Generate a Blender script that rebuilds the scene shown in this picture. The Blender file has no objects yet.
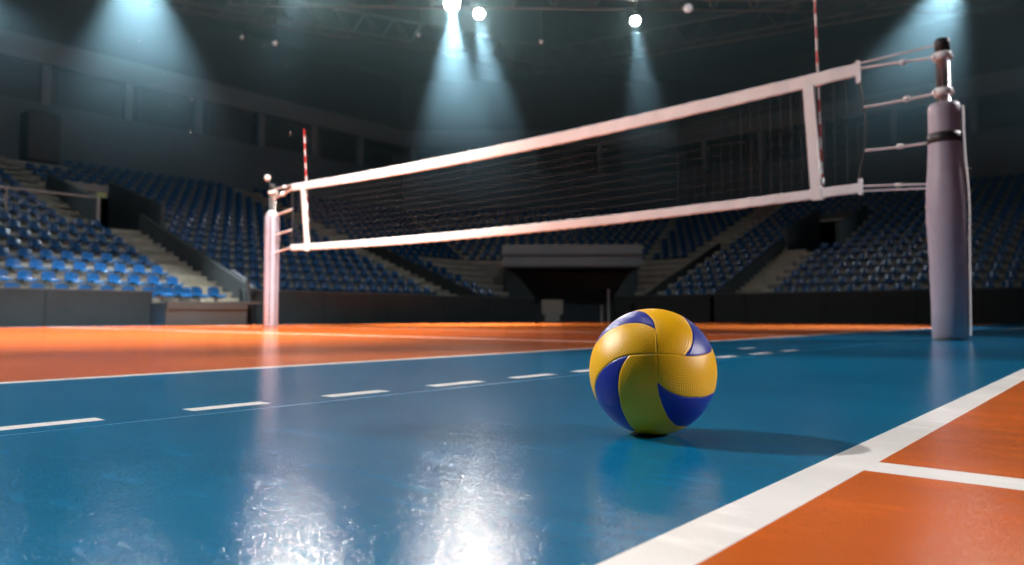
import bpy, math, random
import numpy as np
from mathutils import Vector, Matrix, kdtree
random.seed(7)
S = bpy.context.scene
COL = S.collection
PI = math.pi
# World frame = court frame: x runs along the net (towards the near right post), y along the sidelines, metres.
PHI = math.atan2(.6455, .7638)
def cf(x, y):                      # metres right of / ahead of the camera -> court x, y
    return (x*.7638 - y*.6455, x*.6455 + y*.7638)

# ------------------------------------------------------------------ camera
CAM_H = .196
PITCH = math.atan((316-282.5)/740)
cam = bpy.data.objects.new('camera', bpy.data.cameras.new('camera'))
COL.objects.link(cam)
cam.location = (0, 0, CAM_H)
cam.rotation_euler = (PI/2+PITCH, 0, PHI)
cam.data.sensor_width = 36; cam.data.lens = 36*740/1024
cam.data.clip_start = .05; cam.data.clip_end = 200
cam.data.dof.use_dof = True; cam.data.dof.focus_distance = 1.20; cam.data.dof.aperture_fstop = 4.2
S.camera = cam

# ------------------------------------------------------------------ world, exposure
w = bpy.data.worlds.new('world'); S.world = w; w.use_nodes = True
bg = w.node_tree.nodes['Background']
bg.inputs[0].default_value = (.13, .46, .62, 1); bg.inputs[1].default_value = .11
S.view_settings.view_transform = 'Standard'; S.view_settings.look = 'None'
S.view_settings.gamma = 1; S.view_settings.use_curve_mapping = False
S.view_settings.exposure = 0.0
S.cycles.volume_bounces = 0
S.cycles.volume_step_rate = .35
S.cycles.max_bounces = 6
S.cycles.sample_clamp_indirect = 4

# ------------------------------------------------------------------ lights
def spot(name, loc, target, power, angle, blend, color, radius=.1, parent=None):
    l = bpy.data.lights.new(name, 'SPOT'); l.energy = power; l.spot_size = math.radians(angle)
    l.spot_blend = blend; l.color = color; l.shadow_soft_size = radius
    o = bpy.data.objects.new(name, l); COL.objects.link(o)
    d = Vector(target)-Vector(loc)
    o.rotation_euler = d.to_track_quat('-Z', 'Y').to_euler()
    o.location = loc
    if parent:
        o.parent = parent; o.location = Vector(loc)-parent.location
    return o
BALL = cf(.235, 1.245)
def off(px, py, z):                # a lamp px right / py ahead of the ball
    a = cf(.235+px, 1.245+py); return (a[0], a[1], z)
WARM = (1, .90, .82); COOL = (.78, .90, 1)
def spotc(name, p, z, t, tz, *a):      # added light and target given in metres right of / ahead of the camera
    spot(name, (*cf(*p), z), (*cf(*t), tz), *a)
spot('side_floodlight_light', off(-9.9, 5.3, 8.2), (*BALL, .1), 9500, 26, .6, (1, .93, .86), .12)
spot('side_floodlight_light', off(12.5, -.75, 5.4), (*BALL, .1), 6000, 26, .6, (1, .93, .90), .12)
spot('added_court_light', off(-1.2, 1.6, 9.5), (*BALL, 0), 650, 60, 1, WARM, .5)  # unseen overhead light added to brighten the ball and the floor round it
spotc('added_court_light', (-2, 3.5), 8.8, (-4.5, 8), 0, 19000, 62, 1, (1, .95, .88), .4)  # unseen light added to brighten the nearer part of the orange court
spotc('added_court_light', (-2, 8.0), 9.2, (-4.3, 11), 0, 12000, 72, .9, (1, .95, .88), .4)  # another added light, brightening the orange court towards the far barrier
spotc('added_court_light', (-8.5, 7.5), 7.5, (3.2, 7), 1.6, 4200, 40, .9, (1, .94, .92), .25)  # added from the left to light the near post's pad and the net
spotc('added_court_light', (11, 8.5), 7.5, (3.6, 6.1), 1.3, 5200, 26, .9, (1, .95, .95), .2)  # rim light added for the right edge of the near post
spotc('added_stand_light', (-3, 6), 8.8, (-11, 20), 3.0, 1300, 95, 1, COOL, .3)  # unseen fill added to lift the left stand
spotc('added_stand_light', (3, 8), 8.8, (2, 27), 2.5, 1100, 100, 1, COOL, .3)  # unseen fill added to lift the far stand
for p, t, e in (((-15, 20.5), (-9.9, 16.0), 900), ((23, 24), (10, 19), 1500)):
    spotc('added_stand_back_light', p, 9.3, t, .6, e, 75, .8, COOL, .15)  # lights added high behind the seats to put highlights on them
spotc('added_wall_light', (-5, 9), 7.0, (-14, 24), 9.2, 300, 90, 1, (.75, .88, 1), .3)  # unseen light added to lift the upper left wall

# ------------------------------------------------------------------ materials
def mat(name, color, rough=.5, metal=0, spec=.5, emit=None, estr=0, noise=None, bump=None, coat=0):
    m = bpy.data.materials.new(name); m.use_nodes = True
    nt = m.node_tree; b = nt.nodes['Principled BSDF']
    b.inputs['Base Color'].default_value = (*color, 1)
    b.inputs['Roughness'].default_value = rough; b.inputs['Metallic'].default_value = metal
    b.inputs['Specular IOR Level'].default_value = spec
    b.inputs['Coat Weight'].default_value = coat
    if emit:
        b.inputs['Emission Color'].default_value = (*emit, 1); b.inputs['Emission Strength'].default_value = estr
    tc = nt.nodes.new('ShaderNodeTexCoord')
    if noise:                      # (scale, amount): mottled base colour
        n = nt.nodes.new('ShaderNodeTexNoise'); n.inputs['Scale'].default_value = noise[0]; n.inputs['Detail'].default_value = 5
        r = nt.nodes.new('ShaderNodeMapRange'); r.inputs['From Min'].default_value = .3; r.inputs['From Max'].default_value = .7
        r.inputs['To Min'].default_value = 1-noise[1]; r.inputs['To Max'].default_value = 1+noise[1]
        mx = nt.nodes.new('ShaderNodeVectorMath'); mx.operation = 'SCALE'; mx.inputs[0].default_value = color
        nt.links.new(tc.outputs['Object'], n.inputs['Vector']); nt.links.new(n.outputs['Fac'], r.inputs['Value'])
        nt.links.new(r.outputs[0], mx.inputs['Scale']); nt.links.new(mx.outputs[0], b.inputs['Base Color'])
    if bump:                       # (scale, strength, distance)
        n = nt.nodes.new('ShaderNodeTexNoise'); n.inputs['Scale'].default_value = bump[0]; n.inputs['Detail'].default_value = 3
        u = nt.nodes.new('ShaderNodeBump'); u.inputs['Strength'].default_value = bump[1]; u.inputs['Distance'].default_value = bump[2]
        nt.links.new(tc.outputs['Object'], n.inputs['Vector']); nt.links.new(n.outputs['Fac'], u.inputs['Height'])
        nt.links.new(u.outputs[0], b.inputs['Normal'])
    return m

def floor_mat(name, color, rough=.2):
    """Sealed vinyl court: scuffed colour, uneven gloss, fine orange-peel grain."""
    m = mat(name, color, rough)
    nt = m.node_tree; N = nt.nodes; L = nt.links; b = N['Principled BSDF']; tc = N['Texture Coordinate']
    def noise(scale, detail, sc=(1, 1, 1)):
        mp = N.new('ShaderNodeMapping'); mp.inputs['Scale'].default_value = sc
        mp.inputs['Rotation'].default_value = (0, 0, -PHI)
        n = N.new('ShaderNodeTexNoise'); n.inputs['Scale'].default_value = scale; n.inputs['Detail'].default_value = detail
        L.new(tc.outputs['Object'], mp.inputs['Vector']); L.new(mp.outputs[0], n.inputs['Vector']); return n.outputs['Fac']
    def rng(v, a, c, lo, hi):
        r = N.new('ShaderNodeMapRange'); r.inputs['From Min'].default_value = a; r.inputs['From Max'].default_value = c
        r.inputs['To Min'].default_value = lo; r.inputs['To Max'].default_value = hi; L.new(v, r.inputs['Value']); return r.outputs[0]
    def mul(x, y):
        q = N.new('ShaderNodeMath'); q.operation = 'MULTIPLY'; L.new(x, q.inputs[0]); L.new(y, q.inputs[1]); return q.outputs[0]
    big = rng(noise(1.6, 4, (1, 2, 1)), .3, .7, .86, 1.14)
    scuff = rng(noise(7, 8, (1, 3.5, 1)), .56, .72, 1.0, 1.22)
    grain = rng(noise(420, 2), .3, .7, .93, 1.07)
    s = N.new('ShaderNodeVectorMath'); s.operation = 'SCALE'; s.inputs[0].default_value = color
    L.new(mul(mul(big, scuff), grain), s.inputs['Scale']); L.new(s.outputs[0], b.inputs['Base Color'])
    L.new(rng(noise(5, 8, (1, 2.5, 1)), .3, .7, rough*.92, rough*1.1), b.inputs['Roughness'])
    u = N.new('ShaderNodeBump'); u.inputs['Strength'].default_value = .72; u.inputs['Distance'].default_value = .0006
    L.new(noise(330, 1), u.inputs['Height'])
    u2 = N.new('ShaderNodeBump'); u2.inputs['Strength'].default_value = .12; u2.inputs['Distance'].default_value = .001
    L.new(noise(14, 4), u2.inputs['Height']); L.new(u.outputs[0], u2.inputs['Normal'])
    L.new(u2.outputs[0], b.inputs['Normal'])
    return m

M = {}
M['blue'] = floor_mat('blue_court', (.001, .132, .280), .13)
M['orange'] = floor_mat('orange_court', (.56, .115, .012), .16)
M['orange2'] = floor_mat('deep_orange_court', (.48, .085, .005), .16)
M['white'] = floor_mat('white_line', (.86, .86, .86), .18)
M['seam'] = mat('floor_joint', (.012, .165, .33), .3)
M['conc'] = mat('concrete', (.19, .18, .155), .75, noise=(3, .15))
M['nose'] = mat('nosing', (.34, .32, .27), .7, noise=(4, .15))
M['conc_l'] = mat('step_concrete', (.27, .25, .20), .75, noise=(4, .15))
M['seat'] = mat('blue_seat_plastic', (.006, .055, .15), .20)
M['seat_m'] = mat('seat_bracket_metal', (.30, .29, .27), .4, .3)
M['wall_dark'] = mat('dark_barrier', (.009, .015, .016), .85, noise=(2, .2), bump=(5, .4, .03))
M['wall_up'] = mat('upper_wall_paint', (.075, .115, .14), .85, noise=(.6, .12))
M['fascia'] = mat('fascia_paint', (.13, .18, .21), .8, noise=(.7, .12))
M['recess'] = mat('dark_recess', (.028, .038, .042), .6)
M['ceil'] = mat('dark_ceiling', (.007, .010, .012), .9)
M['steel'] = mat('galvanised_steel', (.12, .13, .14), .45, .6)
M['vom'] = mat('portal_paint', (.038, .053, .058), .8, noise=(1.5, .15))
M['vom_l'] = mat('pale_portal_paint', (.30, .27, .25), .8)
M['rail'] = mat('pale_rail', (.26, .26, .25), .4)
M['tape'] = mat('white_net_tape', (.80, .80, .80), .7, bump=(220, .3, .002))
M['cord'] = mat('white_cord', (.80, .76, .76), .6)
M['black'] = mat('black_cord', (.018, .018, .02), .6)
M['netc'] = mat('net_cord', (.030, .034, .038), .6)
M['chrome'] = mat('chrome_post', (.60, .60, .62), .22, .95)
M['red'] = mat('antenna_red', (.55, .025, .02), .4)
M['antw'] = mat('antenna_white', (.85, .83, .83), .4)
M['pad'] = mat('lavender_pad_vinyl', (.37, .325, .39), .45, noise=(8, .06), bump=(30, .25, .004))
M['flap'] = mat('pale_pad_flap', (.90, .87, .88), .4)
M['strap'] = mat('black_strap', (.015, .015, .018), .5)
M['bally'] = mat('yellow_panel', (.86, .46, .003), .34, spec=.45)
M['ballb'] = mat('blue_panel', (.008, .024, .30), .32, spec=.5)
M['lamp'] = mat('lamp_housing', (.02, .02, .022), .5)
M['glow'] = mat('lit_lens', (1, 1, 1), emit=(1, .93, .84), estr=230)
M['dim'] = mat('dim_lens', (.5, .5, .5), emit=(.95, .95, 1), estr=.28)
M['dim2'] = mat('faint_lens', (.5, .5, .5), emit=(.8, .9, 1), estr=.09)
M['mote'] = mat('dust', (.8, .8, .8), .8)
M['speaker'] = mat('speaker_black', (.012, .013, .014), .7)
M['beige'] = mat('beige_board', (.26, .24, .20), .8)
M['green'] = mat('exit_green', (.20, .26, .10), .6)

# ------------------------------------------------------------------ mesh helpers
class MB:
    def __init__(s): s.v = []; s.f = []; s.m = []; s.sm = []
    def add(s, vs, fs, mi=0, smooth=False):
        n = len(s.v); s.v += [tuple(q) for q in vs]
        for f in fs: s.f.append([i+n for i in f]); s.m.append(mi); s.sm.append(smooth)
    def box(s, c, d, mi=0, rot=0, tilt=None):
        vs = []
        R = Matrix.Rotation(rot, 3, 'Z')
        if tilt: R = R @ Matrix.Rotation(tilt[0], 3, tilt[1])
        for x in (-1, 1):
            for y in (-1, 1):
                for z in (-1, 1):
                    vs.append(Vector(c) + R @ Vector((x*d[0]/2, y*d[1]/2, z*d[2]/2)))
        s.add(vs, [(0, 1, 3, 2), (4, 6, 7, 5), (0, 4, 5, 1), (2, 3, 7, 6), (0, 2, 6, 4), (1, 5, 7, 3)], mi)
    def tube(s, pts, r, n=8, mi=0, caps=True, smooth=True):
        pts = [Vector(p) for p in pts]; rs = r if isinstance(r, (list, tuple)) else [r]*len(pts)
        rings = []
        for i, p in enumerate(pts):
            t = (pts[min(i+1, len(pts)-1)]-pts[max(i-1, 0)]).normalized()
            ref = Vector((0, 0, 1)) if abs(t.z) < .95 else Vector((1, 0, 0))
            u = t.cross(ref).normalized(); w_ = u.cross(t)
            rings.append([p+(u*math.cos(2*PI*k/n)+w_*math.sin(2*PI*k/n))*rs[i] for k in range(n)])
        vs = [q for r_ in rings for q in r_]; fs = []
        for i in range(len(pts)-1):
            for k in range(n):
                fs.append((i*n+k, i*n+(k+1) % n, (i+1)*n+(k+1) % n, (i+1)*n+k))
        s.add(vs, fs, mi, smooth)
        if caps:
            s.add(rings[0], [tuple(range(n))], mi); s.add(rings[-1], [tuple(range(n))[::-1]], mi)
    def lathe(s, c, prof, n=32, mi=0, sx=1, sy=1, smooth=True, warp=None):
        vs = []; fs = []
        for r, z in prof:
            for k in range(n):
                a = 2*PI*k/n; rr = r*(warp(a, z) if warp else 1)
                vs.append((c[0]+rr*math.cos(a)*sx, c[1]+rr*math.sin(a)*sy, c[2]+z))
        for i in range(len(prof)-1):
            for k in range(n): fs.append((i*n+k, i*n+(k+1) % n, (i+1)*n+(k+1) % n, (i+1)*n+k))
        s.add(vs, fs, mi, smooth)
    def mesh(s, name, mats):
        me = bpy.data.meshes.new(name); me.from_pydata(s.v, [], s.f)
        for m_ in mats: me.materials.append(m_)
        me.polygons.foreach_set('material_index', s.m); me.polygons.foreach_set('use_smooth', s.sm)
        me.update(); return me
    def obj(s, name, mats, parent=None, label=None, origin=None):
        if not isinstance(mats, (list, tuple)): mats = [mats]
        org = Vector((0, 0, 0))
        if parent is not None:
            org = parent['_o'] if '_o' in parent else (0, 0, 0); org = Vector(org)
        elif origin is not None: org = Vector(origin)
        s.v = [tuple(Vector(v)-org) for v in s.v]
        o = bpy.data.objects.new(name, s.mesh(name, mats)); COL.objects.link(o)
        if parent is not None: o.parent = parent; o['_o'] = tuple(org)
        elif origin is not None: o.location = org
        if label: o['label'] = label
        return o
def thing(name, loc, label, cat, group=None):
    o = bpy.data.objects.new(name, None); COL.objects.link(o); o.location = loc; o.empty_display_size = .1
    o['_o'] = tuple(loc); return tag(o, label, cat, group)
def tag(o, label, cat, group=None, kind=None):
    o['label'] = label; o['category'] = cat
    if group: o['group'] = group
    if kind: o['kind'] = kind
    return o
def struct(mb, name, mats):
    o = mb.obj(name, mats); o['kind'] = 'structure'; return o
def bevel(o, wd, seg=2):
    b = o.modifiers.new('bevel', 'BEVEL'); b.width = wd; b.segments = seg; return o

# ------------------------------------------------------------------ floor with its painted court
XL = -15.5                                   # left barrier line
YF = 21.2                                    # far barrier line
P0 = (XL, 19.5); P1 = (-13.4, YF)            # chamfered corner with the tunnel
dashes = [(.18, .58), (.75, .93), (1.095, 1.28), (1.445, 1.65), (1.80, 2.01), (2.14, 2.32), (2.50, 2.68), (2.88, 3.04),
          (3.30, 3.49), (3.70, 3.94), (4.13, 4.36)]
ys = {-6., -3., 0., 36., 1.015, 1.085, 4.28, 4.47, 4.68, 4.76, 7.40, 7.48, 12., 24., 30., -1.}
for a, b in dashes: ys |= {a, b}
xs = {-40., XL+.9, XL+.75, -8., -2.58, -2.52, -1.545, -1.495, -1.85, -1.80, -1.425, -1.431, -1.0, -.332, -.272, 1., 3., 8., 20., -1.45, -1.41}
xs = sorted(xs); ys = sorted(ys)
fb = MB(); idx = {}
vs = [(x, y, 0) for y in ys for x in xs]; nx = len(xs)
fs = []; ms = []
def fm(x, y):
    if -.332 < x < -.272: return 2
    if x > -.272:
        return 2 if 1.015 < y < 1.085 and x < 8 else 1
    if -2.58 < x < -2.52: return 2
    if -1.545 < x < -1.495 and any(a < y < b for a, b in dashes): return 2
    if -1.85 < x < -1.80 and 4.28 < y < 4.47: return 2
    if -1.431 < x < -1.425: return 4
    if -1.45 < x < -1.41 and y > 12: return 2
    if x < -2.58:
        if x < XL+.75: return 0
        if 4.68 < y < 4.76 or 7.40 < y < 7.48: return 2
        if 4.76 < y < 7.40: return 3
        return 1
    return 0
for j in range(len(ys)-1):
    for i in range(nx-1):
        fs.append((j*nx+i, j*nx+i+1, (j+1)*nx+i+1, (j+1)*nx+i))
        ms.append(fm((xs[i]+xs[i+1])/2, (ys[j]+ys[j+1])/2))
me = bpy.data.meshes.new('floor'); me.from_pydata(vs, [], fs)
for k in ('blue', 'orange', 'white', 'orange2', 'seam'): me.materials.append(M[k])
me.polygons.foreach_set('material_index', ms); me.update()
fl = bpy.data.objects.new('floor', me); COL.objects.link(fl); fl['kind'] = 'structure'

# ------------------------------------------------------------------ stands
TR = .75; RI = .28; NR = 19; H0 = .46        # tread, riser, rows, height of the first tread
TANL = math.tan(math.radians(25.5)); TANR = math.tan(math.radians(19.5))
def row_h(k): return H0 + RI*k
def leftpt(t, y, h): return (XL-t, y, h)
def terrace(mb, edge, k0, k1, t0=None):
    """edge(t) -> the two plan points where this stretch starts and ends at depth t"""
    for k in range(k0, k1):
        ta = max(.12, k*TR+.12); tb = (k+1)*TR+.12; h = row_h(k); hp = row_h(k-1) if k > k0 else 0
        (a, b), (c, d) = edge(ta), edge(tb)
        mb.add([(*a, hp), (*b, hp), (*b, h), (*a, h)], [(0, 1, 2, 3)])
        mb.add([(*a, h), (*b, h), (*d, h), (*c, h)], [(0, 1, 2, 3)])
        a, b = Vector(a), Vector(b); u = (b-a).normalized(); nn = Vector((-u.y, u.x)) if (c[0]-a.x)*-u.y+(c[1]-a.y)*u.x > 0 else Vector((u.y, -u.x))
        m_ = (a+b)/2+nn*.03; mb.box((m_.x, m_.y, h-.03), ((b-a).length-.02, .10, .09), 1, math.atan2(u.y, u.x))
def left_edge(y0, y1, miter=False):
    return lambda t: ((XL-t, y0), (XL-t, y1+(t*TANL if miter else 0)))
def far_edge(x0, x1, miter=False):
    return lambda t: ((x0-(t*TANR if miter else 0), YF+t), (x1, YF+t))
cd = Vector((P1[0]-P0[0], P1[1]-P0[1])); cl = cd.length; cd /= cl; cn = Vector((-cd.y, cd.x))
def ch_edge(t):
    return ((XL-t, P0[1]+t*TANL), (P1[0]-t*TANR, P1[1]+t))
VK0, VK1 = 8, 13                             # rows the entrance portals cut through
def stand(name, pieces):
    mb = MB()
    for e, k0, k1 in pieces: terrace(mb, e, k0, k1)
    return struct(mb, name, [M['conc'], M['nose']])
stand('floor_left_terrace', [(left_edge(-1, 8.1), 0, NR), (left_edge(9.75, P0[1], True), 0, NR),
      (left_edge(8.1, 9.75), 0, VK0), (left_edge(8.1, 9.75), VK1, NR)])
stand('floor_far_terrace', [(far_edge(P1[0], -9.8, True), 0, NR), (far_edge(-8.1, 7), 0, NR),
      (far_edge(-9.8, -8.1), 0, VK0), (far_edge(-9.8, -8.1), VK1, NR)])
stand('floor_corner_terrace', [(ch_edge, 7, NR)])

# aisle steps: twice as many steps as rows
def steps(name, k0, k1, side, c0, c1):
    mb = MB()
    for k in range(k0*2, k1*2):
        h = H0 + RI/2*(k+1) - RI/2 + .012; t = k*TR/2 + .10
        if side == 'L': mb.box((XL-t-TR/4, (c0+c1)/2, h-.07), (TR/2, c1-c0, .14))
        else: mb.box(((c0+c1)/2, YF+t+TR/4, h-.07), (c1-c0, TR/2, .14))
    o = mb.obj(name, [M['conc_l']]); o['kind'] = 'structure'; return o
steps('floor_left_aisle_steps', 0, 8, 'L', 8.22, 9.05)
steps('floor_left_upper_steps', 8, NR, 'L', 7.35, 8.0)
steps('floor_left_second_steps', 0, NR, 'L', 16.3, 17.05)
steps('floor_far_aisle_steps', 0, 8, 'F', -9.85, -9.0)
steps('floor_far_second_steps', 0, NR, 'F', -13.35, -12.8)
# low platform in the gap of the left barrier, with extra seats
mb = MB()
mb.box((XL+.30, 7.7, .23), (.80, 1.75, .46)); mb.box((XL+.72, 7.7, .40), (.06, 1.75, .12))
struct(mb, 'floor_left_platform', [M['recess']])
mb = MB(); mb.box((XL+.715, 7.7, .475), (.09, 1.75, .03)); mb.box((XL+.3, 8.55, .485), (.85, .75, .05))
struct(mb, 'trim_1', [M['vom']])

# aisle side rails (dark solid parapets next to the steps)
def parapet(name, side, c, k0, k1, hh=.55, w_=.10, m='vom', lab=None):
    mb = MB()
    a = (k0*TR, row_h(k0)); b = (k1*TR, row_h(k1))
    def p(t, cc, z): return (XL-t, cc, z) if side == 'L' else (cc, YF+t, z)
    vs = [p(a[0], c-w_/2, a[1]-.5), p(b[0], c-w_/2, b[1]-.5), p(b[0], c-w_/2, b[1]+hh), p(a[0], c-w_/2, a[1]+hh)]
    vs += [p(a[0], c+w_/2, a[1]-.5), p(b[0], c+w_/2, b[1]-.5), p(b[0], c+w_/2, b[1]+hh), p(a[0], c+w_/2, a[1]+hh)]
    mb.add(vs, [(0, 1, 2, 3), (7, 6, 5, 4), (3, 2, 6, 7), (0, 3, 7, 4), (1, 5, 6, 2), (0, 4, 5, 1)])
    o = mb.obj(name, [M[m]]); o['kind'] = 'structure'; return o
parapet('wall_left_aisle', 'L', 9.16, 0, 8, .38, .14, 'wall_dark')
parapet('wall_left_second_aisle', 'L', 17.12, 0, 8, .30, .10, 'wall_dark')
parapet('wall_far_aisle', 'F', -9.92, 0, 8, .34, .12, 'wall_dark')
parapet('wall_far_corner_aisle', 'F', -12.72, 0, 9, .15, .10, 'wall_dark')

# entrance portals (vomitories)
def portal(name, side, c0, c1):
    def p(t, cc, z): return (XL-t, cc, z) if side == 'L' else (cc, YF+t, z)
    t0 = VK0*TR+.12; t1 = VK1*TR+.12; f = row_h(VK0)-RI
    mb = MB()
    mb.add([p(t0, c0, f), p(t0, c1, f), p(t1, c1, f), p(t1, c0, f)], [(0, 1, 2, 3)], 1)
    for c, s_ in ((c0, -1), (c1, 1)):        # sloping side walls with a coping
        o_ = c+s_*.14
        pr = [(t0, f-.3), (t1, f-.3), (t1, row_h(VK1)+.45), (t0+1.1, row_h(VK1)-.35), (t0, f+1.05)]
        n = len(pr); vs = [p(t, c, z) for t, z in pr]+[p(t, o_, z) for t, z in pr]
        mb.add(vs, [tuple(range(n)), tuple(range(2*n-1, n-1, -1))]+[(i, (i+1) % n, n+(i+1) % n, n+i) for i in range(n)], 0)
    # rear wall: pale lintel over a dark doorway
    mb.add([p(t1-.02, c0, f+1.75), p(t1-.02, c1, f+1.75), p(t1-.02, c1, row_h(VK1)+.30), p(t1-.02, c0, row_h(VK1)+.30)], [(0, 1, 2, 3)], 2)
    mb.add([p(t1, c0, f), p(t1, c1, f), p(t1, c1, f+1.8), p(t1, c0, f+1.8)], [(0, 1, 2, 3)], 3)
    o = mb.obj(name, [M['vom'], M['conc'], M['vom_l'] if side == 'L' else M['vom'], M['recess']]); o['kind'] = 'structure'
portal('wall_left_portal', 'L', 8.1, 9.75)
portal('wall_far_portal', 'F', -9.8, -8.1)

# ------------------------------------------------------------------ barriers round the court
def barrier(name, p, q, h, th=.12):
    p = Vector(p); q = Vector(q); d = (q-p); n = max(1, round(d.length/2.2)); u = d.normalized(); nn = Vector((-u.y, u.x))
    mb = MB()
    for i in range(n):                       # one board per bay, a narrow joint between
        a = p+d*(i/n)+u*.006; b = p+d*((i+1)/n)-u*.006; c = (a+b)/2+nn*th/2
        mb.box((c.x, c.y, h/2), ((b-a).length, th, h), 0, math.atan2(u.y, u.x))
    c = (p+q)/2+nn*th/2
    mb.box((c.x, c.y, h-.012), (d.length, th+.03, .03), 1, math.atan2(u.y, u.x))
    return struct(mb, name, [M['wall_dark'], M['vom']])
barrier('wall_left_front', (XL, -1), (XL, 6.87), .71)
barrier('wall_left_rear', (XL, 8.95), (XL, P0[1]), .80)
barrier('wall_far_front', (P1[0], YF), (7, YF), .87)
mb = MB(); mb.box((XL-.05, 7.9, .2), (.1, 2.1, .4)); struct(mb, 'wall_left_gap', [M['wall_dark']])
# dark gate rail at the end of the gap
g = thing('handrail', (XL+.1, 8.95, 0), 'dark slanting handrail at the foot of the left aisle steps', 'handrail')
mb = MB(); mb.tube([(XL+.25, 8.98, 0), (XL+.05, 8.95, 1.0)], .045, 10); mb.obj('post', M['black'], g)
mb = MB(); mb.tube([(XL+.05, 8.95, 1.0), (XL-.6, 8.95, 1.25)], .03, 10); mb.obj('rail', M['black'], g)

# tunnel under the corner stand
def ch(s_, t, z):                            # along the chamfer, into the tunnel, height
    q = Vector(P0)+cd*s_+cn*t; return (q.x, q.y, z)
mb = MB()
rc = math.atan2(cd.y, cd.x)
mb.box(ch(cl/2, 1.75, 2.33), (cl+2.2, 1.5, .74), 0, rc)             # lintel slab
mb.box(ch(cl/2, .97, 2.33), (cl+2.2, .08, .06), 3, rc)              # its dark joint
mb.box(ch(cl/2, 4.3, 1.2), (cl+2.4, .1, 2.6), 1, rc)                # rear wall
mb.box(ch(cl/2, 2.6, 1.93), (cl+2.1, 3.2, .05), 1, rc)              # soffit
for s0, s1 in ((0, -1.0), (cl, cl+1.0)):                            # flank walls, sloped with the seats
    a = [ch(s0, .1, 0), ch(s1, 1.6, 0), ch(s1, 1.6, 1.95), ch(s0+(s1-s0)*.45, .75, 1.45), ch(s0, .1, .85)]
    b = [(x+cn.x*.15, y+cn.y*.15, z) for x, y, z in a]
    mb.add(a+b, [(0, 1, 2, 3, 4), (9, 8, 7, 6, 5)]+[(i, (i+1) % 5, 5+(i+1) % 5, 5+i) for i in range(5)], 2)
struct(mb, 'wall_corner_tunnel', [M['fascia'], M['recess'], M['vom'], M['recess']])
mb = MB(); mb.box(ch(.75, 4.2, 1.0), (.06, .1, 2.0), 0, rc); mb.box(ch(1.75, 4.2, 1.0), (.06, .1, 2.0), 0, rc); mb.box(ch(1.25, 4.2, 1.98), (1.06, .1, .06), 0, rc)
mb.box(ch(1.25, 4.22, .98), (.95, .04, 1.95), 1, rc)
o = struct(mb, 'door_1', [M['vom'], M['recess']])
o = MB(); o.box(ch(.62, .5, .50), (.72, .10, .50), 0, rc); o.box(ch(.62, .5, .12), (.5, .3, .24), 0, rc); o = o.obj('notice_board', M['beige'], None, None, ch(.62, .5, 0)); bevel(o, .01)
tag(o, 'low beige board standing in the mouth of the corner tunnel', 'board')
for s_, dz in ((2.48, 1.05), (2.25, .5)):
    o = MB(); p = ch(s_, -.12, 0); o.lathe(p, [(.001, 0), (.06, 0), (.05, .02), (.035, .03), (.035, dz), (.045, dz+.01), (.04, dz+.04), (.001, dz+.045)], 14)
    o = o.obj('barrier_post', M['rail'], None, None, p)
    tag(o, 'taller pale post at the right side of the tunnel mouth' if dz > 1 else 'shorter pale post just left of the taller one at the tunnel mouth', 'post')

# ------------------------------------------------------------------ upper walls with the glazed boxes
TB = NR*TR+.12; HT = row_h(NR-1)
U0 = (XL-TB, -1); U1 = (XL-TB, P0[1]+TB*TANL); U2 = (P1[0]-TB*TANR, YF+TB); U3 = (9, YF+TB)
def upper(name, p, q, posts):
    p = Vector(p); q = Vector(q); d = q-p; u = d.normalized(); nn = Vector((-u.y, u.x)); r = math.atan2(u.y, u.x); Ln = d.length
    def pt(s_, t, z): c = p+u*s_+nn*t; return (c.x, c.y, z)
    mb = MB()
    mb.box(pt(Ln/2, .15, (HT+7.85)/2), (Ln, .3, 7.85-HT), 0, r)          # parapet under the openings
    mb.box(pt(Ln/2, .10, 9.7), (Ln, .45, .85), 1, r)                     # fascia band
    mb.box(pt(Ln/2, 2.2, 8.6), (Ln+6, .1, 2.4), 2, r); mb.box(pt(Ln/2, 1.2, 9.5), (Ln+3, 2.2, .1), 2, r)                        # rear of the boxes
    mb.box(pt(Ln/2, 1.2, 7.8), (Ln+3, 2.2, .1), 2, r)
    mb.box(pt(Ln/2, .6, 11.6), (Ln+1, .1, 3.2), 2, r)                      # dark wall above
    for s_ in posts: mb.box(pt(s_, .12, 8.57), (.28, .3, 1.5), 1, r)
    struct(mb, name, [M['wall_up'], M['fascia'], M['recess']])
    return pt, r
ptL, rL = upper('wall_left', U0, U1, [4.7, 7.5, 10.3, 13.15, 16., 18.9, 21.7, 24.5])
upper('wall_corner', U1, U2, [.5, 3.5, 7, 10.5])
upper('wall_far', U2, U3, [1.5+3*i for i in range(8)])
mb = MB(); mb.box((-10, 18, 13.1), (60, 50, .2))
struct(mb, 'ceiling', [M['ceil']])
# faint second tier rim of the roof
k = 0
for s_ in (4.7, 7.5, 10.3, 13.15, 16., 18.9, 21.7):                       # panes between the posts
    mb = MB(); mb.box(ptL(s_+1.4, .35, 8.57), (2.55, .02, 1.45), 0, rL); mb.box(ptL(s_+.55, .33, 8.57), (.05, .04, 1.45), 1, rL)
    k += 1; struct(mb, 'window_%d' % k, [M['recess'], M['wall_up']])

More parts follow.
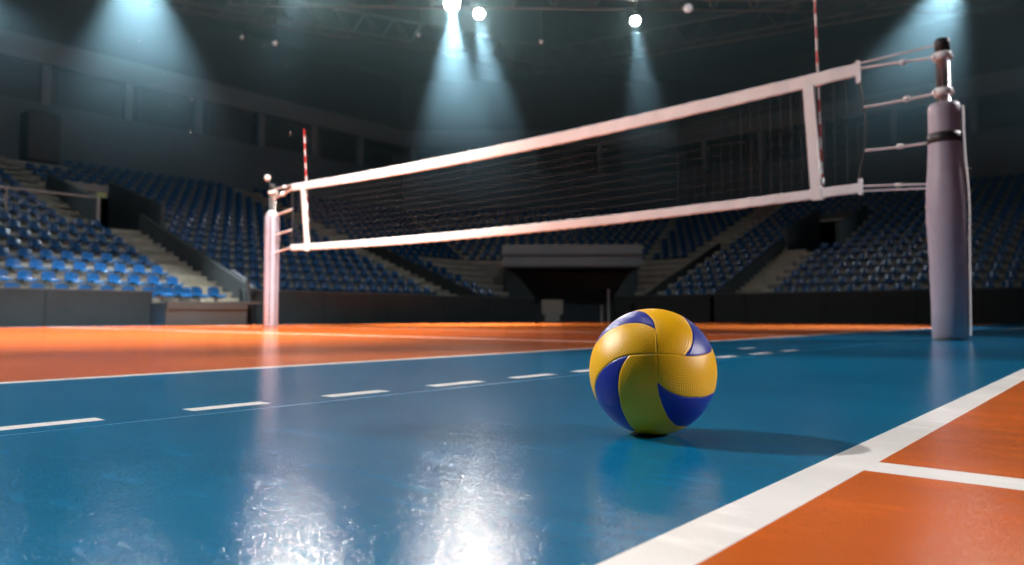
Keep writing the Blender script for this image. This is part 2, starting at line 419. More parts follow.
# ------------------------------------------------------------------ seats
def seat_mesh():
    mb = MB()                                 # faces +x; origin on the tread under the seat
    n = 5
    pan = [(.17, .155), (.12, .175), (0, .16), (-.12, .155), (-.155, .19), (-.175, .26), (-.19, .33), (-.20, .375)]
    vs = []
    for x, z in pan:
        for j in range(n):
            y = (j/(n-1)-.5)*.26; e_ = abs(j-(n-1)/2)/((n-1)/2)
            w_ = .92 if z > .37 or x > .15 else 1
            vs.append((x+(.03*e_**2 if x < -.16 else 0), y*w_, z+(.025*e_**2 if x > -.16 else -.03*e_**2)))
    m_ = len(pan)
    back = [(x-(.03 if z > .2 else 0), y, z-(.03 if z <= .2 else 0)) for x, y, z in vs]
    fs = [(i*n+j, i*n+j+1, (i+1)*n+j+1, (i+1)*n+j) for i in range(m_-1) for j in range(n-1)]
    mb.add(vs, fs, 0, True); mb.add(back, [f[::-1] for f in fs], 0, True)
    o_ = len(vs); al = vs+back
    rim = [i*n for i in range(m_)]+[(m_-1)*n+j for j in range(1, n)]+[i*n+n-1 for i in range(m_-2, -1, -1)]+[j for j in range(n-2, 0, -1)]
    mb.add(al, [(rim[i], rim[(i+1) % len(rim)], rim[(i+1) % len(rim)]+o_, rim[i]+o_) for i in range(len(rim))], 0)
    return mb
def bracket_mb():
    mb = MB(); mb.box((-.05, 0, .065), (.05, .05, .13)); mb.box((0, 0, .125), (.22, .20, .03)); mb.box((-.05, 0, .01), (.12, .14, .02)); return mb
seat_me = seat_mesh().mesh('seat_shell', [M['seat']]); br_me = bracket_mb().mesh('bracket', [M['seat_m']])
ORD = ['front', 'second', 'third', 'fourth', 'fifth', 'sixth', 'seventh', 'eighth', 'ninth', 'tenth', 'eleventh', 'twelfth',
       'thirteenth', 'fourteenth', 'fifteenth', 'sixteenth', 'seventeenth', 'eighteenth', 'nineteenth']
PT = .42
seats = []                                    # x, y, z, heading, stand name, row
def free(rngs, v): return all(not (a-.2 < v < b+.2) for a, b in rngs)
TREADMID = .50
for k_ in range(NR):
    t = k_*TR+TREADMID; h = row_h(k_)
    gaps = [(8.15, 9.28), (16.2, 17.25)] if k_ < 8 else [(7.3, 8.1), (16.2, 17.1)]
    if VK0 <= k_ < VK1: gaps.append((7.9, 10.0))
    if k_ >= 17: gaps.append((8.3, 9.7))
    y = 3.3
    yend = P0[1]+t*TANL-.25 if k_ > 6 else P0[1]-.35
    while y < yend:
        if free(gaps, y):
            blk = 'near left stand' if y < 8.6 else ('middle left stand' if y < 16.7 else 'stand left of tunnel')
            seats.append((XL-t, y, h, 0, blk, k_))
        y += PT
    gaps = [(-9.95, -8.95), (-13.6, -12.65)]
    if k_ >= 8: gaps = [(-13.6, -12.65)]
    if VK0 <= k_ < VK1: gaps.append((-10.0, -7.9))
    x = P1[0]-t*TANR+.25 if k_ > 6 else P1[0]+.2; x1 = 2.2
    x = math.ceil(x/PT)*PT
    while x < x1:
        if free(gaps, x):
            blk = 'stand right of tunnel' if x < -9.4 else 'right far stand'
            seats.append((x, YF+t, h, -PI/2, blk, k_))
        x += PT
    if k_ >= 7:                               # corner rows over the tunnel
        a, b = ch_edge(t); a = Vector(a); b = Vector(b); Ln = (b-a).length; n = int((Ln-.3)/PT)
        for i in range(n):
            q = a+(b-a)*((i+.5)/n); seats.append((q.x, q.y, h, math.atan2(cd.y, cd.x)-PI/2, 'corner stand over tunnel', k_))
for i in range(4): seats.append((XL+.22, 6.98+i*.39, .46, 0, 'platform in the gap', -1))
def depth(s_): return -s_[0]*.6455+s_[1]*.7638
def screen(s_):
    X = s_[0]*.7638+s_[1]*.6455; Y = depth(s_); return 512+740*X/Y, 316-740*(s_[2]+.4-CAM_H)/Y
vis = [s_ for s_ in seats if -12 < screen(s_)[0] < 1036]
vis.sort(key=depth)
def hidden(s_):                               # behind the ball or the near post
    u, v = screen(s_); return (590 < u < 714 and v > 309) or (934 < u < 966 and 110 < v < 335)
near = [s_ for s_ in vis if not hidden(s_)][:296]; nearset = set(near)
rest = [s_ for s_ in vis if s_ not in nearset]
UNIT = ORD[:]; UNIT[0] = 'first'; TENS = {20: 'twentieth', 30: 'thirtieth', 40: 'fortieth'}
CARD = {20: 'twenty', 30: 'thirty', 40: 'forty'}
def nth(n):
    if n <= 19: return UNIT[n-1]
    return TENS[n] if n % 10 == 0 else CARD[n//10*10]+'-'+UNIT[n % 10-1]
rank = {}                                     # place in the row, counted from the aisle steps the block borders
KEY = {'near left stand': lambda q: -q[1], 'middle left stand': lambda q: q[1], 'stand left of tunnel': lambda q: q[1],
       'stand right of tunnel': lambda q: -q[0], 'right far stand': lambda q: q[0], 'corner stand over tunnel': lambda q: q[0],
       'platform in the gap': lambda q: -q[1]}
rows_ = {}
for s_ in seats: rows_.setdefault((s_[4], s_[5]), []).append(s_)
for kk, L_ in rows_.items():
    for i, s_ in enumerate(sorted(L_, key=KEY[kk[0]])): rank[s_] = i+1
for s_ in near:
    o = bpy.data.objects.new('stadium_seat', None); COL.objects.link(o); o.location = s_[:3]; o.rotation_euler = (0, 0, s_[3])
    if s_[5] < 0:
        lab = 'blue seat on the low platform in the barrier gap, %s from its right end' % nth(rank[s_]); grp = 'seats on the low platform'
    else:
        end = 'left end' if s_[4].startswith('corner') else 'steps'
        lab = 'blue seat, %s row of %s, %s from the %s' % (ORD[s_[5]], s_[4], nth(rank[s_]), end); grp = 'blue seats in the arena stands'
    tag(o, lab, 'seat', grp)
    for nm, me_ in (('seat_shell', seat_me), ('bracket', br_me)):
        c = bpy.data.objects.new(nm, me_); COL.objects.link(c); c.parent = o
# all farther seats
sv = np.array([v.co[:] for v in seat_me.vertices]); sf = [list(p.vertices) for p in seat_me.polygons]
V = []; Fc = []
for s_ in rest:
    c, s2 = math.cos(s_[3]), math.sin(s_[3]); n = len(V)*len(sv)
    V.append(np.stack([sv[:, 0]*c-sv[:, 1]*s2+s_[0], sv[:, 0]*s2+sv[:, 1]*c+s_[1], sv[:, 2]+s_[2]], 1))
    Fc += [[i+n for i in f] for f in sf]
me = bpy.data.meshes.new('far_seats'); me.from_pydata(np.concatenate(V).tolist(), [], Fc); me.materials.append(M['seat'])
me.polygons.foreach_set('use_smooth', [True]*len(Fc)); me.update()
o = bpy.data.objects.new('distant_seating', me); COL.objects.link(o)
tag(o, 'rows of blue plastic seats high up and far back in the dim arena stands', 'seats', None, 'stuff')

# guard rail with pale posts before the upper left rows
g = thing('guard_rail', (XL-6.1, 5.8, row_h(8)), 'pale metal guard rail along the upper rows of the left stand', 'railing')
zz = row_h(7)
mb = MB(); mb.tube([(XL-6.1, 3.6, zz+1.0), (XL-6.1, 8.1, zz+1.0)], .028, 8); mb.obj('rail', M['rail'], g)
for y in (3.8, 5.9, 8.05):
    mb = MB(); mb.tube([(XL-6.1, y, zz), (XL-6.1, y, zz+1.0)], .03 if y < 8 else .055, 8); mb.obj('post', M['rail'], g)
o = MB(); o.box((XL-6.1, 8.12, zz+1.08), (.06, .24, .15)); o = o.obj('exit_sign', M['green'], None, None, (XL-6.1, 8.12, zz+1.0)); bevel(o, .01)
tag(o, 'small dull green sign on the pale post by the left portal', 'sign')
# dark loudspeaker cabinet against the upper left wall
g = thing('loudspeaker', (XL-TB+.45, 9.0, HT+.1), 'tall black loudspeaker cabinet against the upper left wall', 'speaker')
mb = MB(); mb.box((XL-TB+.45, 9.0, HT+.95), (.8, 1.05, 1.75)); bevel(mb.obj('cabinet', M['speaker'], g), .04)
mb = MB(); mb.box((XL-TB+.87, 9.0, HT+.95), (.03, .95, 1.62)); bevel(mb.obj('grille', M['black'], g), .01)

# ------------------------------------------------------------------ net posts
PR = Vector((-1.18, 6.94, 0)); PL = Vector((-11.82, 7.32, 0)); ND = (PL-PR); NL = ND.length; ND.normalize(); NN = Vector((-ND.y, ND.x, 0))
def npt(s_, z, t=0): return PR+ND*s_+NN*t+Vector((0, 0, z))
view_r = Vector((math.cos(PHI), math.sin(PHI), 0))      # court direction of the camera's right
def post(P, label, prof, folds, straps, flap, ang, top=2.50):
    g = thing('net_post', tuple(P), label, 'net post')
    mb = MB(); mb.lathe((P.x, P.y, 0), [(.001, 0.0), (.13, 0.0), (.13, .012), (.056, .02)], 28); mb.obj('base_plate', M['steel'], g)
    mb = MB(); mb.lathe((P.x, P.y, 0), [(.052, .02), (.052, top-.10), (.001, top-.10)], 28); mb.obj('pole', M['chrome'], g, 'chrome pole rising from the padding')
    mb = MB(); mb.lathe((P.x, P.y, 0), [(.001, top-.11), (.056, top-.11), (.058, top-.02), (.045, top), (.001, top+.005)], 28)
    mb.obj('cap', M['black'], g)
    for z in (top-.15, 2.05):
        mb = MB(); mb.lathe((P.x, P.y, 0), [(.05, z-.03), (.068, z-.03), (.072, z), (.068, z+.03), (.05, z+.03)], 28)
        c = Vector((P.x, P.y, z)); mb.tube([c+view_r*.06, c+view_r*.085], .018, 10); mb.tube([c-view_r*.06, c-view_r*.085], .018, 10)
        mb.obj('collar', M['tape'], g, 'pale collar clamp')
    def warp(a, z):
        wv = 1+folds*(.012*math.sin(3*a+z*4)+.010*math.sin(7*a-z*9)*math.exp(-((z-1.0)/.35)**2))
        return wv
    mb = MB(); mb.lathe((P.x, P.y, 0), [(.06, prof[0][1])]+prof+[(.06, prof[-1][1]+.0)], 56, 0, warp=warp)
    pad = mb.obj('padding', M['pad'], g, 'lavender padding sleeve')
    zs = [p_[1] for p_ in prof]; rs = [p_[0] for p_ in prof]
    rad = lambda z: float(np.interp(z, zs, rs))
    for z, hgt in straps:
        mb = MB(); mb.lathe((P.x, P.y, 0), [(rad(z-hgt/2)-.004, z-hgt/2), (rad(z)+.007, z-hgt/2+.004), (rad(z)+.007, z+hgt/2-.004), (rad(z+hgt/2)-.004, z+hgt/2)], 56, 0, warp=warp)
        mb.obj('strap', M['strap'], pad, 'black strap')
    for da, wd, matn in flap:                # vertical closing strip
        mb = MB(); A = math.atan2(-P.y, -P.x)+math.radians(da); vs = []
        zz = np.linspace(zs[1]+.01, zs[-2]-.01, 40)
        for z in zz:
            r = rad(z)+.004
            for j in (-1, 0, 1):
                a = A+j*wd/2/r; rr = (r*warp(a, z)+(.020 if j == 0 else .012))
                vs.append((P.x+rr*math.cos(a), P.y+rr*math.sin(a), z))
        mb.add(vs, [(i*3+j, i*3+j+1, (i+1)*3+j+1, (i+1)*3+j) for i in range(39) for j in range(2)], 0, True)
        mb.obj('flap', M[matn], pad, 'pale closing flap' if matn == 'flap' else 'dark closing seam')
    return g
profR = [(r_*.93, z_) for r_, z_ in [(.125, .01), (.138, .03), (.140, .30), (.144, .60), (.152, .85), (.158, 1.02), (.156, 1.18), (.150, 1.30), (.144, 1.38),
         (.140, 1.42), (.132, 1.60), (.128, 1.72), (.128, 1.88), (.125, 1.93), (.110, 1.95)]]
post(PR, 'net post nearest the ball, with lavender padding and a chrome top', profR, 1, [(1.66, .085)],
     [(86, .05, 'flap')], 0)
profL = [(.11, .01), (.122, .03), (.122, .6), (.128, 1.1), (.128, 1.7), (.125, 1.98), (.105, 2.02)]
gL = post(PL, 'distant net post beyond the left end of the net, in pink-lavender padding', profL, .6, [], [(-12, .018, 'black'), (28, .018, 'black')], 0, 2.56)
p = npt(NL, 2.50)
q = p-view_r*.10+Vector((0, 0, .18))
mb = MB(); mb.tube([p, p+Vector((0, 0, .05))-view_r*.05, q+view_r*.04-Vector((0, 0, .06)), q], .012, 8); mb.obj('winch_arm', M['steel'], gL)
mb = MB(); mb.lathe(tuple(q), [(.055*math.cos(t), .055*math.sin(t)) for t in np.linspace(-PI/2, PI/2, 14)], 20); mb.obj('winch_knob', M['tape'], gL, 'white round winch knob')
q = PR+view_r*.15; mb = MB(); mb.box((q.x, q.y, 1.38), (.09, .09, .07), 0, PHI); bevel(mb.obj('buckle', M['strap'], bpy.data.objects['net_post'], 'black strap buckle'), .015)

# ------------------------------------------------------------------ net
SA, SB = .665, 10.0
def sag(s_, a, m_, b):
    x = (s_-SA)/(SB-SA); return a*(1-x)+b*x - ((a+b)/2-m_)*4*x*(1-x)
def top_hi(s_): return sag(s_, 2.452, 2.402, 2.49)
def top_lo(s_): return sag(s_, 2.335, 2.255, 2.37)
def bot_hi(s_): return sag(s_, 1.372, 1.335, 1.43)
def bot_lo(s_): return sag(s_, 1.286, 1.225, 1.33)
net = thing('volleyball_net', tuple(npt((SA+SB)/2, 0)), 'black mesh volleyball net with white tapes stretched between the two posts', 'net')
def tape(name, hi, lo, label=None):
    mb = MB(); n = 120; th = .012; vs = []
    for i in range(n+1):
        s_ = SA+(SB-SA)*i/n; wv = .004*math.sin(s_*9)+.003*math.sin(s_*23)
        h, l = hi(s_), lo(s_)
        for z, t in ((l, -th*.4), (l+.01, -th), (h-.01, -th), (h, -th*.3), (h, th*.3), (h-.01, th), (l+.01, th), (l, th*.4)):
            vs.append(npt(s_, z+.002*math.sin(s_*31), t+wv))
    fs = [(i*8+j, (i+1)*8+j, (i+1)*8+(j+1) % 8, i*8+(j+1) % 8) for i in range(n) for j in range(8)]
    fs += [tuple(range(8)), tuple(n*8+j for j in range(7, -1, -1))]
    mb.add(vs, fs, 0, False); return mb.obj(name, M['tape'], net, label)
tt = tape('top_tape', top_hi, top_lo); bt = tape('bottom_tape', bot_hi, bot_lo)
mb = MB()                                    # knotted square mesh
n = round((SB-SA)/.10)
for i in range(n+1):
    s_ = SA+.01+(SB-SA-.02)*i/n; j_ = random.uniform(-.006, .006)
    mb.tube([npt(s_, top_lo(s_)+.01), npt(s_+j_, (top_lo(s_)+bot_hi(s_))/2, j_), npt(s_, bot_hi(s_)-.01)], .0014, 4, 0, False)
for k_ in range(1, 10):
    mb.tube([npt(s_, bot_hi(s_)+(top_lo(s_)-bot_hi(s_))*k_/10+.003*math.sin(s_*7+k_)) for s_ in np.linspace(SA+.01, SB-.01, 60)], .0014, 4, 0, False)
mb.obj('netting', M['netc'], net, 'black square netting')
for s0, s1 in ((1.105, 1.045), (9.66, 9.50)):           # white side bands
    mb = MB(); wd = .095
    c = [npt(s0-wd/2, top_lo(s0)+.03, -.016), npt(s0+wd/2, top_lo(s0)+.03, -.016), npt(s1+wd/2, bot_lo(s1)-.015, -.016), npt(s1-wd/2, bot_lo(s1)-.015, -.016)]
    c2 = [v+NN*.032 for v in c]
    mb.add(c+c2, [(0, 1, 2, 3), (7, 6, 5, 4), (0, 4, 5, 1), (1, 5, 6, 2), (2, 6, 7, 3), (3, 7, 4, 0)]); mb.obj('side_band', M['tape'], net, 'white vertical side band')
def cord(pts, r, m_='cord', nm='tension_cord', tog=None, lab=None):
    mb = MB(); mb.tube([Vector(p_) for p_ in pts], r, 8); o = mb.obj(nm, M[m_], net, lab)
    if tog is not None:
        a, b = Vector(pts[0]), Vector(pts[-1]); c = a+(b-a)*tog; d = (b-a).normalized()
        mb = MB(); mb.tube([c-d*.028, c-d*.018, c+d*.018, c+d*.028], [r*1.3, r*2.5, r*2.5, r*1.3], 10); mb.obj('cord_toggle', M['tape'], o)
    return o
def bow(a, b, dp, n=6):
    a, b = Vector(a), Vector(b); return [a+(b-a)*i/n-Vector((0, 0, dp*4*(i/n)*(1-i/n))) for i in range(n+1)]
F_ = NN*-.012
cord([npt(SA, 2.445), npt(.0, 2.46)], .008)                               # right side, to the near post
cord(bow(npt(SA, 2.40), npt(.0, 2.35), -.004), .011, tog=.55)
cord(bow(npt(.625, 2.045), npt(.0, 2.055), .006), .010, tog=.56)
cord(bow(npt(.625, 1.655), npt(.10, 1.645), .004), .009, tog=.55)
cord(bow(npt(SA, 1.345), npt(.14, 1.30), 0), .007, tog=.58)
cord(bow(npt(SA, 1.30), npt(.14, 1.265), 0), .007)
cord([npt(s_, z) for s_, z in ((SA, 2.34), (.635, 2.15), (.620, 2.04), (.608, 1.85), (.622, 1.66), (.66, 1.50), (.685, 1.37))], .008, 'black', 'edge_cord', lab='dark edge cord')
cord([npt(SB, 2.47), npt(NL-.05, 2.46)], .013, tog=.4)                    # left side, to the far post
cord([npt(SB, 2.40), npt(NL-.05, 2.30)], .018, tog=.5)
cord([npt(SB, 2.04), npt(NL-.05, 1.99)], .017)
cord([npt(SB, 1.69), npt(NL-.12, 1.64)], .015)
cord([npt(SB, 1.38), npt(NL-.12, 1.33)], .015)
cord([npt(s_, z) for s_, z in ((SB, 2.38), (9.98, 2.05), (9.97, 1.7), (SB, 1.42))], .010, 'black', 'edge_cord', lab='dark edge cord')
mb = MB(); mb.box(npt(SA, 2.37, 0), (.03, .03, .20), 0, math.atan2(ND.y, ND.x)); mb.obj('corner_fitting', M['tape'], net)
mb = MB(); mb.box(npt(SA, 1.34, 0), (.03, .03, .14), 0, math.atan2(ND.y, ND.x)); mb.obj('corner_fitting', M['tape'], net)
# pale stitched patch with a reddish outline near the right end of the top tape
mb = MB()
for da, db in (((.70, 2.415), (.85, 2.405)), ((.70, 2.375), (.85, 2.365)), ((.85, 2.405), (.85, 2.365))):
    mb.tube([npt(da[0], da[1], -.0135), npt(db[0], db[1], -.0135)], .004, 6)
M['stitch'] = mat('faded_red_print', (.62, .34, .32), .7); mb.obj('printed_patch', M['stitch'], net, 'faded reddish print on the white tape')

# antennas
def antenna(s0, s1, z0, z1, label, t=-.035):
    base = npt(s0, z0, t); o_ = MB(); n = 18
    P_ = lambda f: npt(s0+(s1-s0)*f, z0+(z1-z0)*f, t)
    for i in range(n):
        o_.tube([P_(i/n), P_((i+1)/n)], .0085, 10, i % 2, True)
    o = o_.obj('rod', [M['antw'], M['red']], a_ := thing('antenna', tuple(base), label, 'antenna'))
    for f in (.08, .52):
        mb = MB(); q = P_(f); mb.box(q+NN*.012, (.035, .045, .05), 0, math.atan2(ND.y, ND.x)); mb.obj('clip', M['tape'], a_)
antenna(1.005, 1.045, 1.27, 3.36, 'red and white striped antenna at the right end of the net, near the padded post')
antenna(9.50, 9.70, 1.30, 3.40, 'red and white striped antenna at the distant left end of the net')

# ------------------------------------------------------------------ ball
def make_ball():
    NS, NT = 900, 520
    R = .105
    # swirl axis in camera-like axes (right, up, towards the viewer)
    u, v = 652, 371
    right = Vector((math.cos(PHI), math.sin(PHI), 0))
    c = Vector((BALL[0], BALL[1], R)); tow = (Vector((0, 0, CAM_H))-c).normalized()
    right = Vector((0, 0, 1)).cross(tow).normalized(); up = tow.cross(right)
    Pa = (right*.0711+up*.2578+tow*.9636).normalized()
    X = up.cross(Pa).normalized(); Y = Pa.cross(X)
    th = np.linspace(0, PI, NT+1)[1:-1]; ph = np.arange(NS)*2*PI/NS
    T, Pp = np.meshgrid(th, ph, indexing='ij')
    # local frame: pole = swirl axis so the mesh lines follow the panels
    def seamdist(T, Pp):
        Td = np.degrees(T); Td = np.where(Td > 90, 180-Td, Td)
        fast = np.interp(Td, [0, 24, 28, 32, 41, 53, 71, 90], [0, 0, 9, 16, 31, 47, 62, 73])
        slow = np.interp(Td, [0, 24, 35, 45, 60, 75, 90], [0, 0, 2.5, 6.5, 12, 19, 30])
        f = np.mod(np.degrees(Pp)+45, 90)-45      # centred on a tip
        q = np.mod(np.degrees(Pp), 90)
        blue = (Td > 24) & (q > slow) & (q < fast)
        def wrapd(a, b): d = np.mod(a-b+45, 90)-45; return np.abs(d)
        sn = np.sin(np.radians(np.maximum(Td, .5)))
        # angular distance to each seam, corrected for the seam slope
        sl_f = np.radians(np.interp(Td, [0, 23, 25, 40, 60, 90], [0, 0, 2.2, 1.6, .9, .5]))*57.3
        df = wrapd(q, fast)*sn/np.sqrt(1+(sl_f*sn)**2); ds = wrapd(q, slow)*sn/np.sqrt(1+(.3*sn)**2)
        return blue, np.minimum(df, ds)
    blue, dist = seamdist(T, Pp)
    groove = np.exp(-(dist/.75)**2)
    # small round dimples on a golden spiral lattice
    ND_ = 9000; i = np.arange(ND_)+.5; zf = 1-2*i/ND_; rf = np.sqrt(1-zf*zf); gf = i*PI*(3-5**.5)
    pts = np.stack([rf*np.cos(gf), rf*np.sin(gf), zf], 1)
    kd = kdtree.KDTree(ND_)
    for j in range(ND_): kd.insert(pts[j], j)
    kd.balance()
    D = np.stack([np.sin(T)*np.cos(Pp), np.sin(T)*np.sin(Pp), np.cos(T)], -1).reshape(-1, 3)
    dd = np.ones(len(D))
    front = D[:, 2] > -.15
    for j in np.nonzero(front)[0]: dd[j] = kd.find(D[j])[2]
    sp = math.sqrt(4*PI/ND_)
    dim = np.exp(-(dd/(sp*.36))**2)
    rad = R*(1-.0105*groove.reshape(-1)-.0038*dim*(1-groove.reshape(-1)))
    W = D*rad[:, None]
    B = np.array([list(X), list(Y), list(Pa)])
    W = W@B
    vs = W.tolist(); top = (np.array(Pa)*R).tolist(); bot = (-np.array(Pa)*R).tolist()
    vs += [top, bot]; nv = len(D)
    rows = NT-1
    a = (np.arange(rows-1)[:, None]*NS+np.arange(NS)[None, :]); b = (np.arange(rows-1)[:, None]*NS+(np.arange(NS)[None, :]+1) % NS)
    q4 = np.stack([a, a+NS, b+NS, b], -1).reshape(-1, 4)
    faces = q4.tolist()
    Tm = (T[:-1]+T[1:])/2; Pm = Pp[:-1]+PI/NS
    bm_, _ = seamdist(Tm, Pm); mi = bm_.astype(int).reshape(-1).tolist()
    faces += [[nv, k_, (k_+1) % NS] for k_ in range(NS)]+[[nv+1, (rows-1)*NS+(k_+1) % NS, (rows-1)*NS+k_] for k_ in range(NS)]
    mi += [0]*(2*NS)
    me = bpy.data.meshes.new('volleyball'); me.from_pydata(vs, [], faces)
    me.materials.append(M['bally']); me.materials.append(M['ballb'])
    me.polygons.foreach_set('material_index', mi); me.polygons.foreach_set('use_smooth', [True]*len(mi)); me.update()
    o = bpy.data.objects.new('volleyball', me); COL.objects.link(o); o.location = (BALL[0], BALL[1], R-.0015)
    tag(o, 'yellow and blue swirl-panelled volleyball resting on the glossy blue court', 'ball')
make_ball()

# ------------------------------------------------------------------ roof trusses and lamps
def truss(name, p, q, z, label, dep=.9, arch=0.):
    p = Vector((*p, z)); q = Vector((*q, z)); d = q-p; u = d.normalized(); nn = Vector((-u.y, u.x, 0)); n = max(6, int(d.length/1.1))
    g = thing(name, tuple((p+q)/2), label, 'truss')
    zf = lambda f: Vector((0, 0, arch*4*f*(1-f)))
    for t, dz in ((.35, 0), (-.35, 0), (0, dep)):
        mb = MB(); mb.tube([p+d*f+nn*t+Vector((0, 0, dz))+zf(f) for f in np.linspace(0, 1, 13)], .045, 8); mb.obj('chord', M['steel'], g)
    mb = MB()
    for i in range(n):
        f0, f1 = i/n, (i+1)/n; fm_ = (f0+f1)/2
        A = p+d*f0+zf(f0); B = p+d*f1+zf(f1); C_ = p+d*fm_+zf(fm_)+Vector((0, 0, dep))
        for s_ in (.35, -.35): mb.tube([A+nn*s_, C_], .022, 6); mb.tube([C_, B+nn*s_], .022, 6)
        mb.tube([A+nn*.35, A-nn*.35], .02, 6)
    mb.obj('lattice', M['steel'], g)
truss('roof_truss', cf(-11, 17.6), cf(13, 17.6), 9.9, 'roof truss that carries the row of lamps nearest the court, just above the picture')
truss('roof_truss', cf(-8, 20.3), cf(15, 20.8), 9.0, 'roof truss from which the bright lamps hang over the far end of the court')
truss('roof_truss', cf(-12, 24), cf(6, 33), 10.6, 'dim roof truss crossing behind the two close lamps')
truss('roof_truss', cf(1, 32), cf(16, 24), 10.9, 'dim roof truss on the right behind the single bright lamp')

def lampthing(x, y, z, tgt, lens, label, power=0, ang=24, col=COOL, r=.15, hang=9.1, blend=.9, group=None, flare=0):
    loc = Vector((x, y, z)); bd = (Vector(tgt)-loc).normalized(); d = (bd*.75+(Vector((0, 0, .2))-loc).normalized()).normalized()
    g = thing('spotlight', tuple(loc), label, 'lamp', group)
    ref = Vector((0, 0, 1)) if abs(d.z) < .95 else Vector((1, 0, 0))
    mb = MB(); pr = [(-.42, r*.5), (-.40, r*.75), (-.25, r*.95), (-.05, r*1.05), (.04, r*1.12), (.045, r*1.02), (.0, r*1.0)]
    mb.tube([loc+d*a for a, b in pr], [b for a, b in pr], 20, 0, True); mb.obj('housing', M['lamp'], g)
    mb = MB(); mb.tube([loc+d*r*q_ for q_ in (0, .25, .5, .7, .82, .88)], [r*q_ for q_ in (.98, .95, .8, .58, .33, .08)], 24); mb.obj('lens', M[lens], g, 'glowing lens')
    s_ = d.cross(ref).normalized(); c = loc-d*.15; mb = MB(); hz = Vector((0, 0, max(.3, hang-z)))
    mb.tube([c+s_*r*1.05, c+s_*r*1.3, c+s_*r*1.3+Vector((0, 0, r*1.6)), c-s_*r*1.3+Vector((0, 0, r*1.6)), c-s_*r*1.3, c-s_*r*1.05], .016, 6)
    mb.tube([c+Vector((0, 0, r*1.6)), c+hz], .02, 6); mb.obj('bracket', M['lamp'], g)
    if power:
        spot('beam_light', tuple(loc+d*(r+.12)), tuple(Vector(tgt)+d*(r+.12)), power, ang, blend, col, .10, g)
        fl_ = cf(0, 1.2); spot('added_flare_light', tuple(loc+d*(r+.12)), (*fl_, 0), flare, 50, .8, (1, .96, .9), .22, g)  # extra wide spot added at each lit lamp for glare on the floor
    return g
def lamp_px(u, v, h=8.6):
    dx = (u-512)/740; dz = (282.5-v)/740
    yy = math.cos(PITCH)-dz*math.sin(PITCH); zz_ = math.sin(PITCH)+dz*math.cos(PITCH)
    t = (h-CAM_H)/zz_; return dx*t, yy*t
BEAM = (.80, .90, 1)
LAMPS = [
 (-1.61, 19.53, 8.6, (-1.2, 17.2), 'brightest round lamp, at the top edge left of the picture centre', 36000, 36, .21),
 (-.916, 20.19, 8.6, (.3, 18.0), 'bright round lamp just right of and below the brightest lamp', 17000, 31, .15),
 (3.50, 20.67, 8.6, (3.9, 18.6), 'bright round lamp hanging alone right of the picture centre', 6000, 30, .14),
 (-5.05, 17.5, 8.45, (-4.8, 12.0), 'lamp above the left part of the net, just out of the picture', 1500, 26, .17),
 (-8.6, 16.6, 8.8, (-7.4, 15.0), 'lamp above the left stand, just out of the picture', 24000, 54, .16),
 (10.5, 16.9, 8.6, (5.6, 13.6), 'lamp above the near net post, just out of the picture', 22000, 36, .16)]
FL = {'brightest0.21': 200, 'bright0.15': 1250, 'bright0.14': 30, 'lamp0.17': 1700, 'lamp0.16': 100}
for x, y, z, tg, lab, pw, an, r in LAMPS:
    a = cf(x, y); b = cf(*tg); lampthing(a[0], a[1], z, (b[0], b[1], 0), 'glow', lab, pw, an, BEAM, r, flare=FL[lab.split()[0]+str(r)])
for u, v, r, ln, lab, h in [(688, 8, .13, 'dim', 'unlit pale oval lamp to the right of the lone bright lamp', 8.7),
                    (418, 35, .07, 'dim2', 'small faint lamp left of the two close bright lamps', 8.4),
                    (541, 42, .07, 'dim2', 'small faint lamp below and right of the two close bright lamps', 8.3),
                    (275, 43, .09, 'dim2', 'faint lamp hanging high above the middle of the left stand', 8.3),
                    (242, 37, .07, 'dim2', 'faint lamp left of the one above the middle of the left stand', 8.3)]:
    X_, Y_ = lamp_px(u, v, h); a = cf(X_, Y_); b = cf(X_*.8, Y_-9)
    lampthing(a[0], a[1], h, (b[0], b[1], 3), ln, lab, 0, r=r, hang=12.95)

# ------------------------------------------------------------------ haze and dust under the roof
mb = MB(); hp = [(12, -.8, 2.4), (XL-13.6, -.8, 2.4), (XL-13.6, P0[1]+13.6*TANL, 2.4), (P1[0]-13.6*TANR, YF+13.6, 2.4), (12, YF+13.6, 2.4)]
ht = [(x, y, 12.7) for x, y, z in hp]
mb.add(hp+ht, [(0, 1, 2, 3, 4), (9, 8, 7, 6, 5)]+[(i, (i+1) % 5, 5+(i+1) % 5, 5+i) for i in range(5)])
HAZE = .019
hz = mb.obj('haze', []); hm = bpy.data.materials.new('haze'); hm.use_nodes = True
nt = hm.node_tree; nt.nodes.clear(); out = nt.nodes.new('ShaderNodeOutputMaterial'); vs_ = nt.nodes.new('ShaderNodeVolumeScatter')
vs_.inputs['Color'].default_value = (.50, .84, .95, 1); vs_.inputs['Density'].default_value = .022; vs_.inputs['Anisotropy'].default_value = .2
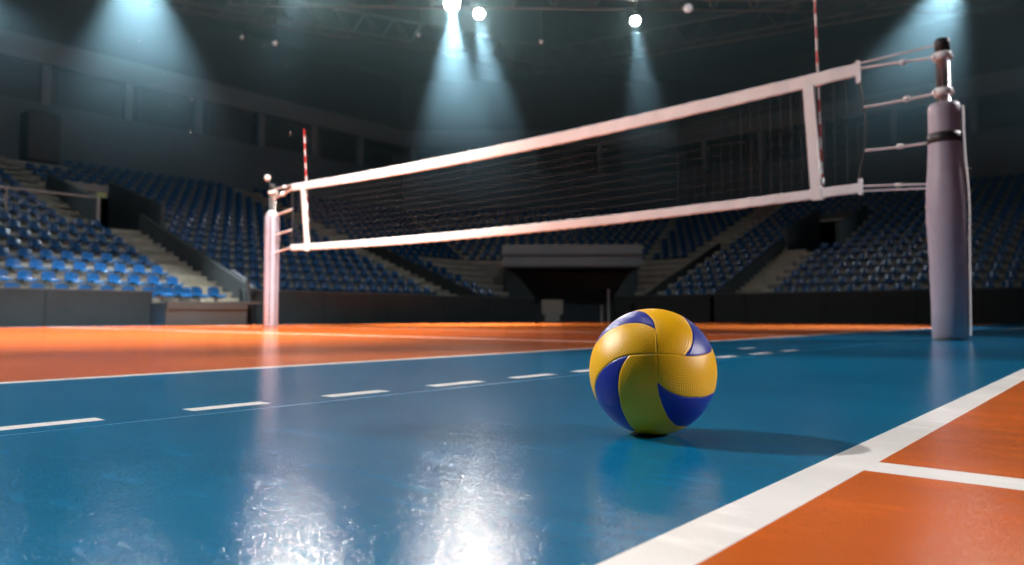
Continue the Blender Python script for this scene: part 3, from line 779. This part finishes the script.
tc_ = nt.nodes.new('ShaderNodeTexCoord'); sx_ = nt.nodes.new('ShaderNodeSeparateXYZ'); nt.links.new(tc_.outputs['Object'], sx_.inputs[0])
def ramp(v, a, b):
    r = nt.nodes.new('ShaderNodeMapRange'); r.interpolation_type = 'SMOOTHSTEP'; r.inputs['From Min'].default_value = a; r.inputs['From Max'].default_value = b
    nt.links.new(v, r.inputs['Value']); return r.outputs[0]
def math_(op, a, b):
    q = nt.nodes.new('ShaderNodeMath'); q.operation = op
    for k_, v in enumerate((a, b)):
        if isinstance(v, (int, float)): q.inputs[k_].default_value = v
        else: nt.links.new(v, q.inputs[k_])
    return q.outputs[0]
dep_ = math_('ADD', math_('MULTIPLY', sx_.outputs[0], -.6455), math_('MULTIPLY', sx_.outputs[1], .7638))   # thins out towards this end of the hall
dn = math_('MULTIPLY', math_('MULTIPLY', math_('ADD', math_('MULTIPLY', ramp(sx_.outputs[2], 4.0, 8.4), .86), math_('MULTIPLY', ramp(sx_.outputs[2], 2.4, 5.5), .14)), ramp(dep_, 8.5, 14)), HAZE)
nt.links.new(dn, vs_.inputs['Density'])
nt.links.new(vs_.outputs[0], out.inputs['Volume']); hz.data.materials.append(hm)
tag(hz, 'thin bluish haze hanging under the arena roof in the lamp beams', 'haze', None, 'stuff')
mb = MB()
for i in range(90):
    x = random.uniform(-1, 1); u = random.choice([random.gauss(480, 45), random.gauss(150, 60), random.uniform(250, 700)])
    v = random.uniform(25, 150); d_ = random.uniform(9, 16)
    X_, Y_ = (u-512)/740*d_, d_; a = cf(X_, Y_); z = CAM_H+(316-v)/740*d_; r = random.uniform(.004, .008)
    mb.add([(a[0]+r, a[1], z), (a[0]-r, a[1], z), (a[0], a[1]+r, z), (a[0], a[1]-r, z), (a[0], a[1], z+r), (a[0], a[1], z-r)],
           [(0, 2, 4), (2, 1, 4), (1, 3, 4), (3, 0, 4), (2, 0, 5), (1, 2, 5), (3, 1, 5), (0, 3, 5)])
o = mb.obj('dust', M['mote']); tag(o, 'fine dust specks floating in the lamp beams', 'dust', None, 'stuff')
for o in bpy.data.objects:
    if '_o' in o: del o['_o']
